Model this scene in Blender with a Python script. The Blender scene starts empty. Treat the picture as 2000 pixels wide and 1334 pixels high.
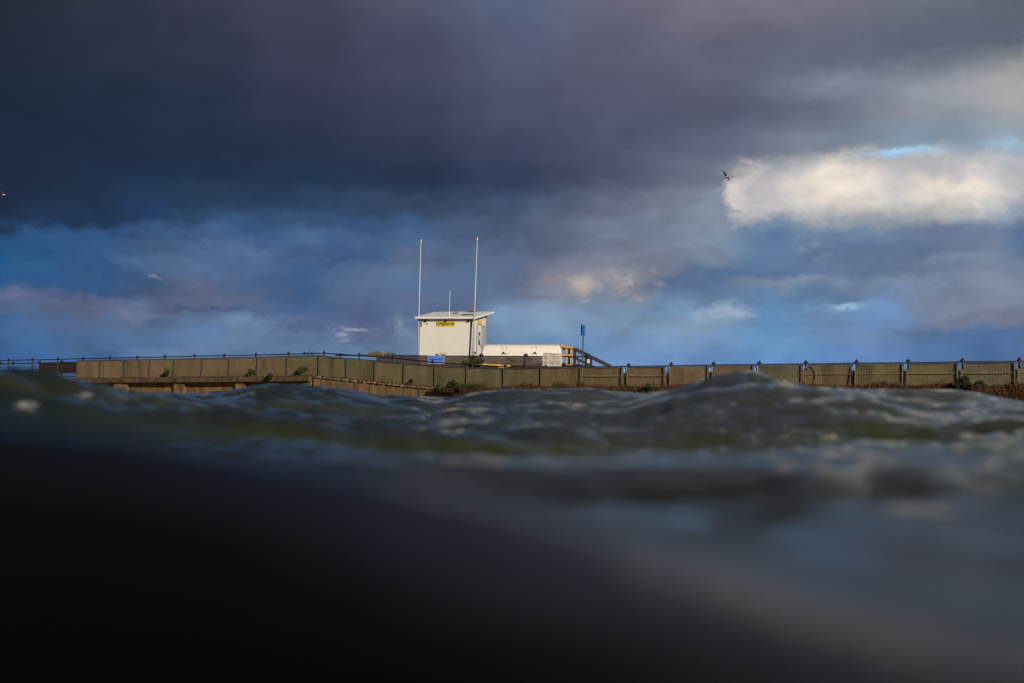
import bpy, bmesh, math, random
import numpy as np
from mathutils import Vector, Matrix, noise as mnoise
R = math.radians
C = bpy.context.scene.collection
SC = bpy.context.scene

# ------------------------------------------------------------------ camera
FPX = 2778.0                      # focal length in photo pixels (50 mm on 36 mm)
PITCH, ROLL = R(3.56), R(1.1)
MC = Matrix.Rotation(R(90) + PITCH, 3, 'X') @ Matrix.Rotation(ROLL, 3, 'Z')
cam_d = bpy.data.cameras.new('camera'); cam = bpy.data.objects.new('camera', cam_d); C.objects.link(cam)
cam.matrix_world = MC.to_4x4()
cam_d.lens = 50; cam_d.sensor_width = 36; cam_d.clip_start = 0.02; cam_d.clip_end = 6000
cam_d.dof.use_dof = True; cam_d.dof.focus_distance = 78; cam_d.dof.aperture_fstop = 2.6
SC.camera = cam
SC.view_settings.view_transform = 'Standard'; SC.view_settings.look = 'None'
SC.view_settings.exposure = 0; SC.view_settings.gamma = 1

def P(px, py, Y):                 # world point seen at a photo pixel, Y metres ahead
    d = MC @ Vector(((px - 1000) / FPX, (667 - py) / FPX, -1))
    return d * (Y / d.y)

# ------------------------------------------------------------------ sun and sky
SUN_EL, SUN_AZ = R(21), R(150)    # azimuth clockwise from +Y (view direction)
sd = Vector((math.sin(SUN_AZ) * math.cos(SUN_EL), math.cos(SUN_AZ) * math.cos(SUN_EL), math.sin(SUN_EL)))
sl = bpy.data.lights.new('sun', 'SUN'); sl.energy = 3.7; sl.angle = R(0.5); sl.color = (1.0, 0.89, 0.745)
so = bpy.data.objects.new('sun', sl); C.objects.link(so); so.rotation_euler = sd.to_track_quat('Z', 'Y').to_euler()

def lin(c, k=1.0):
    return tuple(k * (((v / 255 + .055) / 1.055) ** 2.4 if v > 10 else v / 255 / 12.92) for v in c)

class NT:
    def __init__(s, t): s.t = t
    def n(s, typ, **kw):
        nd = s.t.nodes.new(typ)
        for k, v in kw.items(): setattr(nd, k, v)
        return nd
    def put(s, sock, v):
        if isinstance(v, bpy.types.NodeSocket): s.t.links.new(v, sock)
        else: sock.default_value = v
    def m(s, op, a, b=0.0, c=None, clamp=False):
        nd = s.n('ShaderNodeMath', operation=op, use_clamp=clamp)
        s.put(nd.inputs[0], a); s.put(nd.inputs[1], b)
        if c is not None: s.put(nd.inputs[2], c)
        return nd.outputs[0]
    def sm(s, v, a, b, lo=0.0, hi=1.0):
        nd = s.n('ShaderNodeMapRange', interpolation_type='SMOOTHSTEP')
        s.put(nd.inputs['Value'], v); nd.inputs['From Min'].default_value = a; nd.inputs['From Max'].default_value = b
        nd.inputs['To Min'].default_value = lo; nd.inputs['To Max'].default_value = hi
        return nd.outputs[0]
    def mix(s, f, a, b, bt='MIX'):
        nd = s.n('ShaderNodeMix', data_type='RGBA', blend_type=bt)
        s.put(nd.inputs[0], f); s.put(nd.inputs[6], a if isinstance(a, bpy.types.NodeSocket) else (*a, 1)[:4])
        s.put(nd.inputs[7], b if isinstance(b, bpy.types.NodeSocket) else (*b, 1)[:4])
        return nd.outputs[2]
    def xyz(s, x, y, z=0.0):
        nd = s.n('ShaderNodeCombineXYZ'); s.put(nd.inputs[0], x); s.put(nd.inputs[1], y); s.put(nd.inputs[2], z)
        return nd.outputs[0]
    def noise(s, vec, scale, detail=5, rough=.55, dist=0.0):
        nd = s.n('ShaderNodeTexNoise'); s.put(nd.inputs['Vector'], vec)
        nd.inputs['Scale'].default_value = scale; nd.inputs['Detail'].default_value = detail
        nd.inputs['Roughness'].default_value = rough; nd.inputs['Distortion'].default_value = dist
        return nd

world = bpy.data.worlds.new('World'); SC.world = world; world.use_nodes = True
wt = world.node_tree; wt.nodes.clear(); W = NT(wt)
SKYROWS = [
 (-1400, [(46,49,50)]*11),
 (-260, [(32,36,42),(36,40,46),(42,45,54),(50,53,62),(58,62,70),(66,70,78),(72,76,82),(78,80,86),(80,82,88),(78,82,88),(74,80,86)]),
 (0,   [(38,42,54),(48,50,66),(58,58,78),(68,68,92),(84,84,108),(90,96,126),(106,104,126),(120,115,130),(122,117,132),(112,112,126),(102,106,120)]),
 (120, [(32,38,54),(40,45,64),(50,52,74),(60,59,84),(70,69,96),(86,87,113),(92,91,115),(98,97,119),(103,103,125),(97,100,121),(92,97,115)]),
 (220, [(28,37,58),(33,42,64),(37,46,70),(52,53,79),(60,61,88),(76,77,104),(84,84,110),(88,88,112),(98,102,126),(136,141,156),(172,168,168)]),
 (300, [(24,36,62),(29,40,66),(32,44,70),(36,46,72),(48,55,82),(62,66,96),(78,80,108),(100,102,130),(124,130,148),(132,146,170),(145,155,172)]),
 (350, [(24,36,62),(29,42,70),(32,46,74),(34,48,76),(38,50,78),(48,57,86),(78,78,108),(112,114,138),(165,165,172),(170,172,178),(150,162,182)]),
 (400, [(26,38,64),(28,42,68),(30,45,72),(34,54,86),(38,56,86),(40,60,92),(42,62,94),(46,64,96),(52,66,96),(58,70,98),(62,76,108),(82,92,120),(102,104,132),(116,116,140),(134,142,164),(170,170,172),(175,175,176),(170,174,180),(168,170,178),(160,166,180),(122,142,172)]),
 (443, [(24,38,62),(30,50,84),(30,50,82),(34,60,100),(44,66,100),(50,78,118),(56,82,122),(56,82,126),(62,88,130),(70,86,118),(76,90,122),(98,106,134),(112,118,142),(120,126,150),(130,140,162),(115,138,172),(140,150,170),(135,145,165),(150,155,170),(140,150,170),(118,132,160)]),
 (472, [(28,46,74),(44,84,136),(48,82,130),(56,84,128),(62,88,128),(60,86,130),(72,100,144),(72,96,138),(74,100,144),(80,96,132),(84,98,130),(98,106,134),(112,118,144),(118,126,154),(128,140,166),(96,122,162),(106,124,160),(108,126,160),(108,122,156),(108,120,152),(90,108,144)]),
 (500, [(38,80,132),(42,82,134),(48,84,132),(62,86,126),(78,104,148),(82,102,142),(66,90,132),(66,92,136),(88,104,140),(86,100,136),(88,102,138),(100,108,138),(116,120,144),(120,124,150),(122,132,160),(94,118,158),(98,116,154),(98,116,154),(98,114,150),(112,122,150),(84,108,148)]),
 (530, [(32,88,146),(44,88,138),(46,80,126),(74,100,140),(84,106,148),(76,100,144),(64,94,140),(84,104,142),(94,110,148),(86,104,140),(90,104,140),(112,114,138),(128,130,148),(124,126,150),(90,112,150),(92,116,158),(100,118,156),(104,120,156),(112,124,156),(120,130,158),(110,124,155)]),
 (560, [(30,78,132),(42,84,134),(50,84,128),(60,84,126),(92,100,134),(72,96,140),(62,92,138),(88,104,144),(84,106,148),(88,108,146),(96,110,144),(126,122,142),(136,132,144),(92,112,148),(90,112,150),(118,132,158),(112,128,160),(118,134,164),(118,130,160),(122,130,156),(114,124,154)]),
 (585, [(78,92,130),(50,84,132),(46,80,128),(70,88,126),(92,100,134),(84,96,132),(62,92,138),(86,102,142),(88,104,142),(92,108,146),(102,116,150),(126,130,152),(122,134,158),(100,122,160),(98,120,156),(98,128,172),(96,124,164),(110,128,166),(118,128,158),(124,130,156),(120,128,156)]),
 (610, [(70,96,140),(84,96,130),(88,98,132),(100,110,148),(92,106,142),(86,104,142),(70,94,138),(80,94,136),(86,104,144),(92,108,144),(120,144,182),(124,148,182),(122,144,180),(110,138,178),(128,150,178),(94,132,180),(110,144,186),(108,138,184),(118,128,160),(126,130,156),(118,124,152)]),
 (635, [(56,96,148),(72,100,146),(84,104,146),(84,104,142),(92,116,158),(108,132,170),(84,98,140),(84,94,136),(92,110,150),(94,110,148),(120,146,182),(122,148,184),(122,144,178),(124,146,180),(124,144,176),(98,138,188),(108,134,176),(104,136,184),(118,124,154),(116,120,148),(112,118,148)]),
 (665, [(58,88,138),(68,102,150),(74,104,148),(84,114,160),(92,118,162),(102,124,164),(94,114,156),(92,102,140),(106,128,164),(100,122,158),(112,138,178),(110,138,180),(112,142,188),(118,144,184),(110,140,184),(102,142,192),(104,134,178),(106,128,168),(88,116,162),(80,110,158),(92,112,154)]),
 (700, [(50,88,142),(60,96,150),(66,98,152),(96,122,164),(100,124,164),(96,124,168),(98,124,166),(98,124,166),(106,130,168),(104,130,168),(112,142,186),(106,140,190),(110,142,192),(104,136,188),(98,134,190),(98,140,194),(96,134,190),(96,126,178),(82,114,164),(74,106,156),(84,106,154)]),
]
def build_sky():
    tc = W.n('ShaderNodeTexCoord').outputs['Generated']
    rot = W.n('ShaderNodeVectorRotate', rotation_type='Y_AXIS'); W.put(rot.inputs['Vector'], tc)
    rot.inputs['Angle'].default_value = ROLL
    # the cloud pattern hangs a degree off level, like the real cloud base
    sx = W.n('ShaderNodeSeparateXYZ'); W.put(sx.inputs[0], rot.outputs[0])
    az = W.m('ARCTAN2', sx.outputs[0], sx.outputs[1]); el = W.m('ARCSINE', sx.outputs[2])
    U0 = W.m('MULTIPLY_ADD', az, 2.778, 1.0); V0 = W.m('MULTIPLY_ADD', el, -2.778, 0.84)
    # domain warp: large soft billows plus a finer ragged one
    n1 = W.noise(W.xyz(U0, W.m('MULTIPLY', V0, 1.6)), 3.2, 4, .5)
    n2 = W.noise(W.xyz(U0, W.m('MULTIPLY', V0, 1.5), 3.3), 13.0, 9, .60, .3)
    s1 = W.n('ShaderNodeSeparateColor'); W.put(s1.inputs[0], n1.outputs['Color'])
    s2 = W.n('ShaderNodeSeparateColor'); W.put(s2.inputs[0], n2.outputs['Color'])
    def warp(base, a, b, ka, kb):
        return W.m('ADD', base, W.m('ADD', W.m('MULTIPLY', W.m('SUBTRACT', a, .5), ka), W.m('MULTIPLY', W.m('SUBTRACT', b, .5), kb)))
    lowk = W.sm(V0, .34, .47, .6, 1.0)   # the lower sky is broken up more than the smooth rain cloud
    U = warp(U0, s1.outputs[0], W.m('MULTIPLY_ADD', W.m('SUBTRACT', s2.outputs[0], .5), lowk, .5), .09, .15)
    V = warp(V0, s1.outputs[1], W.m('MULTIPLY_ADD', W.m('SUBTRACT', s2.outputs[1], .5), lowk, .5), .02, .085)
    Up = W.m('DIVIDE', W.m('PINGPONG', U, 2.0), 2.0)
    col = None; pv = None
    for v, row in SKYROWS:
        r = W.n('ShaderNodeValToRGB'); W.put(r.inputs[0], Up); cr = r.color_ramp; cr.interpolation = 'EASE'
        while len(cr.elements) < len(row): cr.elements.new(.5)
        for i, c in enumerate(row):
            cr.elements[i].position = i / (len(row) - 1)
        for i, c in enumerate(row): cr.elements[i].color = (*lin((c[0] * .98, c[1] * 1.01, c[2] * .98)), 1)
        if col is None: col = r.outputs[0]
        else: col = W.mix(W.sm(V, pv, v / 1000), col, r.outputs[0])
        pv = v / 1000
    n3 = W.noise(W.xyz(U0, W.m('MULTIPLY', V0, 1.3), 7.1), 24.0, 8, .62, .5)
    # soft extra cloud patches: (x, y, rx, ry, colour, strength, ragged)
    def gauss(x, y, rx, ry, rag, Uq=None, Vq=None):
        du = W.m('DIVIDE', W.m('SUBTRACT', Uq or U, x / 1000), rx / 1000)
        dv = W.m('DIVIDE', W.m('SUBTRACT', Vq or V, y / 1000), ry / 1000)
        d2 = W.m('ADD', W.m('MULTIPLY', du, du), W.m('MULTIPLY', dv, dv))
        g = W.m('EXPONENT', W.m('MULTIPLY', d2, -1.0))
        if rag:
            g = W.m('MULTIPLY', g, W.sm(n3.outputs[0], .42, .62), clamp=True)
        return g
    # the sunlit white cloud
    n5 = W.noise(W.xyz(U0, W.m('MULTIPLY', V0, 1.4), 9.4), 17.0, 7, .6, .3)
    s5 = W.n('ShaderNodeSeparateColor'); W.put(s5.inputs[0], n5.outputs['Color'])
    Uc = W.m('ADD', U0, W.m('MULTIPLY', W.m('SUBTRACT', s5.outputs[0], .5), .13))
    Vc = W.m('ADD', V0, W.m('MULTIPLY', W.m('SUBTRACT', s5.outputs[1], .5), .085))
    Vt = W.m('SUBTRACT', Vc, W.sm(U0, 1.40, 1.60, .022, 0.0))
    mx = W.m('MULTIPLY', W.sm(Uc, 1.405, 1.44), W.sm(Uc, 1.88, 2.06, 1.0, .25))
    lowL = W.sm(Vc, .412, .452, 1.0, 0.0); lowR = W.sm(Vc, .375, .47, 1.0, 0.0); fr_ = W.sm(U0, 1.55, 1.70)
    low = W.m('ADD', W.m('MULTIPLY', lowL, W.m('SUBTRACT', 1.0, fr_)), W.m('MULTIPLY', lowR, fr_))
    my = W.m('MULTIPLY', W.sm(Vt, .298, .368), low)
    wn = W.noise(W.xyz(U0, W.m('MULTIPLY', V0, 1.4), 2.7), 11.0, 4, .5)
    wcol = W.mix(W.sm(wn.outputs[0], .30, .68), lin((190,188,194)), lin((234,222,208)))
    wcol = W.mix(W.m('MULTIPLY', gauss(1650, 375, 110, 40, 0, U0, V0), .7), wcol, lin((242,229,212)))
    wcol = W.mix(W.m('MULTIPLY', gauss(1745, 380, 28, 60, 0, U0, V0), .5), wcol, lin((184,186,198)))
    wm = W.m('MULTIPLY', W.m('MULTIPLY', mx, my), .95)
    col = W.mix(wm, col, wcol)
    for (x, y, rx, ry, c, k, rag) in [
        (1130,545,80,50,(140,138,152),.55,0), (1147,562,20,22,(196,184,166),.65,0), (1215,552,30,26,(176,168,170),.75,1), (1270,538,30,16,(168,166,176),.7,1),
        (1180,570,14,20,(96,112,142),.7,1), (1155,592,12,5,(160,190,214),.5,0), (1060,590,30,5,(140,164,196),.6,1),
        (1350,550,55,26,(88,110,146),.6,0), (1450,606,34,14,(154,172,196),.85,0), (1400,612,30,14,(150,168,190),.7,1), (1632,607,28,7,(150,184,216),.95,0),
        (1760,322,60,7,(160,208,242),.85,0), (1925,312,40,9,(150,196,230),.45,1), (1945,318,12,18,(160,200,232),.35,0),
        (1560,482,30,12,(126,142,172),.8,1), (1600,510,20,8,(126,142,172),.7,1), (1730,555,50,14,(128,142,168),.8,1), (1790,565,40,12,(130,146,172),.7,1), (1560,550,70,8,(128,142,168),.6,0), (1830,525,40,7,(124,140,170),.7,0),
        (655,655,18,22,(150,162,182),.8,1), (695,645,30,5,(158,160,176),.8,0), (780,640,24,24,(140,154,178),.8,1), (545,500,26,18,(66,90,130),.6,1), (665,500,26,26,(52,82,124),.8,0), (610,498,40,24,(84,102,140),.5,1),
        (300,548,40,12,(98,116,150),.8,1), (318,552,14,5,(130,138,160),.8,0), (235,552,26,14,(40,76,126),.7,0), (440,592,70,14,(100,106,138),.7,0), (300,620,60,10,(108,120,154),.7,0), (420,608,120,6,(66,90,132),.7,0),
        (60,588,90,8,(98,102,134),.7,0), (150,602,80,8,(96,102,134),.6,0), (560,640,36,14,(70,88,126),.7,1), (1690,680,60,12,(98,128,172),.6,1), (1920,675,60,10,(74,104,150),.6,1),
        (20,475,35,22,(24,36,58),.8,0), (400,480,14,14,(40,62,100),.7,1), (290,462,30,10,(42,66,104),.6,1),
        (1900,222,150,34,(170,168,174),.6,0), (1990,160,50,30,(160,170,180),.6,1), (1640,190,100,26,(138,144,164),.6,0), (1030,50,60,60,(80,92,128),.35,0)]:
        col = W.mix(W.m('MULTIPLY', gauss(x, y, rx, ry, rag), k), col, lin(c))
    # fine tonal detail
    n4 = W.noise(W.xyz(U0, W.m('MULTIPLY', V0, 2.0), 5.0), 7.0, 9, .6, .4)
    det = W.m('MULTIPLY_ADD', W.m('SUBTRACT', n4.outputs[0], .5), W.sm(V0, .2, .5, .5, .95), 1.0)
    col = W.mix(1.0, col, W.xyz(det, det, det), 'MULTIPLY')
    # behind and beside: plain broken cloud
    nb = W.noise(tc, 2.6, 6, .55)
    rb = W.mix(W.sm(nb.outputs[0], .35, .7), lin((44,49,58)), lin((84,90,98)))
    side = W.sm(W.m('ABSOLUTE', az), .75, 1.35)
    side = W.m('MAXIMUM', side, W.sm(el, .8, 1.2))
    col = W.mix(side, col, rb)
    sky = W.n('ShaderNodeTexSky', sky_type='NISHITA', sun_disc=False, sun_elevation=SUN_EL, sun_rotation=SUN_AZ)
    ten = W.mix(1.0, col, (10.0, 10.0, 10.0), 'MULTIPLY')
    out = W.mix(.01, ten, sky.outputs[0])
    bg = W.n('ShaderNodeBackground'); W.put(bg.inputs[0], out); bg.inputs[1].default_value = .1
    wo = W.n('ShaderNodeOutputWorld'); W.t.links.new(bg.outputs[0], wo.inputs[0])
build_sky()

# ------------------------------------------------------------------ materials
def material(name, col, rough=.7, var=.25, scale=6.0, bump=0.0, metal=0.0, coord='Object', stain=None, extra=None, spec=.5):
    m = bpy.data.materials.new(name); m.use_nodes = True; T = NT(m.node_tree)
    b = m.node_tree.nodes['Principled BSDF']
    tc = T.n('ShaderNodeTexCoord').outputs[coord]
    if coord == 'Object':
        geo = T.n('ShaderNodeNewGeometry').outputs['Position']
        tc = geo
    n = T.noise(tc, scale, 6, .6)
    lo = tuple(c * (1 - var) for c in col); hi = tuple(min(1, c * (1 + var)) for c in col)
    c = T.mix(T.sm(n.outputs[0], .3, .7), lo, hi)
    if stain:
        sc, sl_, amt = stain                     # colour, scale, amount: dirt with a shape of its own
        mp = T.n('ShaderNodeMapping'); T.put(mp.inputs[0], tc); mp.inputs['Scale'].default_value = (sl_, sl_, sl_ * .22)
        n2 = T.noise(mp.outputs[0], 1.0, 7, .65)
        c = T.mix(T.m('MULTIPLY', T.sm(n2.outputs[0], .48, .68), amt), c, sc)
    T.put(b.inputs['Base Color'], c)
    b.inputs['Roughness'].default_value = rough; b.inputs['Metallic'].default_value = metal
    b.inputs['Specular IOR Level'].default_value = spec
    if bump:
        bp = T.n('ShaderNodeBump'); bp.inputs['Strength'].default_value = bump; bp.inputs['Distance'].default_value = .02
        T.put(bp.inputs['Height'], n.outputs[0]); T.put(b.inputs['Normal'], bp.outputs[0])
    return m
M = {}
M['hut'] = material('hut_white', (.80,.77,.72), .55, .03, 2.2, stain=((.66,.61,.54), 2.2, .30))
M['roof'] = material('roof_white', (.86,.86,.86), .45, .03, 3)
M['shell'] = material('moulded_white', (.80,.76,.68), .35, .03, 2, stain=((.58,.52,.42), 2.5, .25))
M['grey'] = material('grey_metal', (.30,.30,.29), .5, .15, 8)
M['pole'] = material('pole_paint', (.55,.52,.47), .45, .12, 5)
M['black'] = material('black_paint', (.007,.008,.012), .45, .3, 12)
M['dark'] = material('dark_rubber', (.03,.03,.03), .7, .2, 12)
M['navy'] = material('navy_paint', (.012,.022,.05), .4, .2, 12)
M['glass'] = material('dark_glass', (.03,.035,.045), .08, .1, 3)
M['lilac'] = material('window_blind', (.42,.42,.50), .4, .05, 3)
M['yellow'] = material('yellow_paint', (.62,.40,.04), .6, .2, 8)
M['yellow_sign'] = material('yellow_sign', (.78,.55,.02), .5, .05, 5)
M['yellow_wood'] = material('yellow_timber', (.48,.26,.035), .7, .25, 7)
M['hoop'] = material('rusty_hoop', (.24,.16,.08), .8, .3, 8)
M['timber'] = material('brown_timber', (.030,.012,.008), .75, .3, 7)
M['sign_letters'] = material('sign_letters', (.28,.46,.80), .5, .05, 5)
M['blue'] = material('sign_blue', (.002,.085,.62), .4, .08, 5)
M['blue_dull'] = material('sign_blue_dull', (.012,.13,.42), .5, .1, 5)
M['white'] = material('sign_white', (.72,.72,.72), .5, .05, 5)
M['cream'] = material('notice_cream', (.52,.48,.42), .6, .08, 9)
M['ink'] = material('black_ink', (.012,.012,.012), .6, .1, 5)
M['ink_grey'] = material('faded_ink', (.12,.13,.12), .6, .15, 5)
M['red_ink'] = material('red_ink', (.36,.07,.06), .6, .15, 5)
M['fence_tan'] = material('fence_tan', (.46,.345,.21), .75, .12, 1.5, stain=((.17,.13,.065), 1.2, .5), spec=.2)
M['fence_brown'] = material('fence_brown', (.42,.31,.18), .75, .14, 1.5, stain=((.13,.10,.05), 1.2, .5), spec=.2)
M['fence_olive'] = material('fence_olive', (.38,.32,.175), .75, .14, 1.5, stain=((.12,.11,.05), 1.2, .5), spec=.2)
M['fence_grey'] = material('fence_grey', (.37,.32,.225), .75, .14, 1.5, stain=((.11,.10,.055), 1.2, .5), spec=.2)
M['fence_post'] = material('fence_post', (.055,.058,.06), .6, .2, 9)
M['rail_grey'] = material('rail_grey', (.075,.085,.10), .5, .2, 6)
M['concrete'] = material('sea_wall_concrete', (.25,.145,.058), .9, .3, 1.6, .5, stain=((.055,.03,.014), 1.6, .85))
M['ledge'] = material('ledge_concrete', (.13,.085,.04), .9, .4, 2.5, .5, stain=((.03,.022,.012), 2.0, .8))
M['concrete_pale'] = material('ramp_concrete', (.23,.148,.072), .9, .22, 1.8, .4, stain=((.085,.052,.025), 1.8, .7))
M['joint'] = material('mortar_joint', (.035,.025,.015), .9, .2, 4)
M['cap_pale'] = material('pale_edge', (.34,.25,.15), .85, .25, 5)
M['plinth'] = material('pink_concrete', (.36,.24,.19), .85, .15, 2.5)
M['sand'] = material('beach_sand', (.16,.11,.065), .95, .25, 2.0, .3)
M['paving'] = material('promenade_paving', (.20,.18,.16), .9, .2, 1.0, .2)
M['grassland'] = material('land_grass', (.06,.07,.03), .95, .3, .4)
M['earth'] = material('bank_earth', (.045,.026,.014), .95, .4, 2.0, .5)
def leafmat(name, a, b, scale=5.0):
    m = bpy.data.materials.new(name); m.use_nodes = True; T = NT(m.node_tree); bs = m.node_tree.nodes['Principled BSDF']
    g = T.n('ShaderNodeNewGeometry')
    n = T.noise(g.outputs['Position'], scale, 3)
    f = T.m('ADD', T.m('MULTIPLY', g.outputs['Random Per Island'], .6), T.m('MULTIPLY', n.outputs[0], .5), clamp=True)
    T.put(bs.inputs['Base Color'], T.mix(f, a, b)); bs.inputs['Roughness'].default_value = .75
    bs.inputs['Specular IOR Level'].default_value = .2
    return m
M['leaf_green'] = leafmat('leaf_green', (.02,.03,.010), (.085,.09,.028))
M['leaf_dark'] = leafmat('leaf_dark', (.012,.018,.008), (.05,.055,.02))
M['leaf_olive'] = leafmat('leaf_olive', (.04,.04,.012), (.13,.11,.035))
M['grass_yellow'] = leafmat('grass_yellow', (.06,.045,.01), (.36,.25,.05))
M['dry_brown'] = leafmat('dry_brown', (.028,.014,.007), (.12,.05,.018))
M['dry_mix'] = leafmat('dry_mix', (.025,.02,.008), (.13,.075,.028))
M['feather'] = material('feather_grey', (.30,.27,.23), .7, .1, 6)
M['feather_tan'] = material('feather_tan', (.60,.52,.42), .7, .1, 6)
M['feather_brown'] = material('feather_brown', (.10,.085,.07), .7, .1, 6)
M['feather_dark'] = material('feather_dark', (.045,.04,.035), .7, .1, 6)
M['feather_white'] = material('feather_white', (.75,.75,.75), .7, .03, 6)
def mesh_screen():
    m = bpy.data.materials.new('brown_mesh_screen'); m.use_nodes = True; T = NT(m.node_tree); t = m.node_tree
    b = t.nodes['Principled BSDF']; b.inputs['Base Color'].default_value = (.10,.055,.038,1); b.inputs['Roughness'].default_value = .8
    b.inputs['Specular IOR Level'].default_value = .1
    tr = T.n('ShaderNodeBsdfTransparent'); mx = T.n('ShaderNodeMixShader')
    n = T.noise(T.n('ShaderNodeNewGeometry').outputs['Position'], 1.5, 3)
    T.put(mx.inputs[0], T.sm(n.outputs[0], .3, .7, .60, .74)); t.links.new(tr.outputs[0], mx.inputs[1]); t.links.new(b.outputs[0], mx.inputs[2])
    t.links.new(mx.outputs[0], t.nodes['Material Output'].inputs[0])
    return m
M['screen'] = mesh_screen()
M['screen_solid'] = material('brown_screen', (.028,.016,.016), .8, .2, 3)

# ------------------------------------------------------------------ helpers
def tag(o, label=None, cat=None, group=None, kind=None):
    if label: o['label'] = label
    if cat: o['category'] = cat
    if group: o['group'] = group
    if kind: o['kind'] = kind
    return o
def empty(name, loc, label, cat, group=None, rz=0.0):
    o = bpy.data.objects.new(name, None); C.objects.link(o); o.location = loc; o.rotation_euler = (0, 0, rz)
    bpy.context.view_layer.update()
    return tag(o, label, cat, group)
class MB:
    """collects geometry in the frame of its parent (or the world when it has none)"""
    def __init__(s): s.bm = bmesh.new()
    def box(s, a, b, bev=0.0):
        a, b = Vector(a), Vector(b)
        c = (a + b) / 2; d = b - a
        r = bmesh.ops.create_cube(s.bm, size=1, matrix=Matrix.Translation(c) @ Matrix.Diagonal((abs(d.x), abs(d.y), abs(d.z), 1)))
        if bev:
            ed = list({e for v in r['verts'] for e in v.link_edges})
            bmesh.ops.bevel(s.bm, geom=ed, offset=bev, segments=2, affect='EDGES')
        return s
    def tube(s, pts, rad, n=8, cap=True):
        pts = [Vector(p) for p in pts]
        rads = rad if isinstance(rad, (list, tuple)) else [rad] * len(pts)
        rings = []; up = Vector((0, 0, 1))
        for i, p in enumerate(pts):
            t = (pts[min(i + 1, len(pts) - 1)] - pts[max(i - 1, 0)]).normalized()
            a = t.cross(up if abs(t.z) < .95 else Vector((1, 0, 0))).normalized(); b = t.cross(a).normalized()
            rings.append([s.bm.verts.new(p + rads[i] * (a * math.cos(2*math.pi*k/n) + b * math.sin(2*math.pi*k/n))) for k in range(n)])
        for i in range(len(rings) - 1):
            for k in range(n): s.bm.faces.new((rings[i][k], rings[i][(k+1) % n], rings[i+1][(k+1) % n], rings[i+1][k]))
        if cap:
            s.bm.faces.new(rings[0]); s.bm.faces.new(rings[-1][::-1])
        return s
    def ball(s, c, r, sx=1, sy=1, sz=1, u=10, v=8):
        bmesh.ops.create_uvsphere(s.bm, u_segments=u, v_segments=v, radius=r, matrix=Matrix.Translation(Vector(c)) @ Matrix.Diagonal((sx, sy, sz, 1)))
        return s
    def bar(s, p, q, w, h):      # rectangular bar from p to q; w across (horizontal), h vertical-ish
        p, q = Vector(p), Vector(q); t = (q - p).normalized()
        side = t.cross(Vector((0, 0, 1)))
        side = side.normalized() if side.length > .05 else Vector((1, 0, 0))
        up = side.cross(t).normalized(); vs = []
        for e in (p, q):
            for (i, j) in ((-1,-1),(1,-1),(1,1),(-1,1)): vs.append(s.bm.verts.new(e + side * i * w / 2 + up * j * h / 2))
        for f in ((0,1,2,3),(7,6,5,4),(0,4,5,1),(1,5,6,2),(2,6,7,3),(3,7,4,0)): s.bm.faces.new([vs[k] for k in f])
        return s
    def prism(s, poly, vec):     # extrude a polygon (3D points) along a vector
        vec = Vector(vec); a = [s.bm.verts.new(Vector(p)) for p in poly]; b = [s.bm.verts.new(Vector(p) + vec) for p in poly]
        s.bm.faces.new(a); s.bm.faces.new(b[::-1]); n = len(a)
        for i in range(n): s.bm.faces.new((a[i], b[i], b[(i+1) % n], a[(i+1) % n]))
        return s
    def quad(s, *pts): s.bm.faces.new([s.bm.verts.new(Vector(p)) for p in pts]); return s
    def build(s, name, mat, parent=None, smooth=False, local=False):
        """vertices are world coordinates unless local=True"""
        bmesh.ops.recalc_face_normals(s.bm, faces=s.bm.faces)
        me = bpy.data.meshes.new(name)
        if parent and not local: s.bm.transform(parent.matrix_world.inverted())
        s.bm.to_mesh(me); s.bm.free(); me.materials.append(mat)
        if smooth: me.polygons.foreach_set('use_smooth', [True] * len(me.polygons))
        o = bpy.data.objects.new(name, me); C.objects.link(o)
        if parent:
            o.parent = parent
            bpy.context.view_layer.update()
        return o
def text_mesh(name, body, size, M4, mat, parent, depth=.004, shear=0, bold=0.0):
    cu = bpy.data.curves.new('t', 'FONT'); cu.body = body; cu.size = size; cu.extrude = depth; cu.align_x = 'CENTER'; cu.align_y = 'CENTER'
    cu.shear = shear; cu.offset = bold
    ob = bpy.data.objects.new('t', cu); C.objects.link(ob); dg = bpy.context.evaluated_depsgraph_get(); dg.update()
    me = bpy.data.meshes.new_from_object(ob.evaluated_get(dg)); bpy.data.objects.remove(ob)
    me.materials.clear(); me.materials.append(mat); me.transform(M4)
    if parent: me.transform(parent.matrix_world.inverted())
    o = bpy.data.objects.new(name, me); C.objects.link(o); o.parent = parent; return o
def facing(loc, rz=0.0):         # frame whose x runs right and y up on a board that faces -Y turned by rz
    return Matrix.Translation(loc) @ Matrix.Rotation(rz, 4, 'Z') @ Matrix.Rotation(R(90), 4, 'X')
rnd = random.Random(7)
def interp(x, tab): return float(np.interp(x, [t[0] for t in tab], [t[1] for t in tab]))

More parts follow.
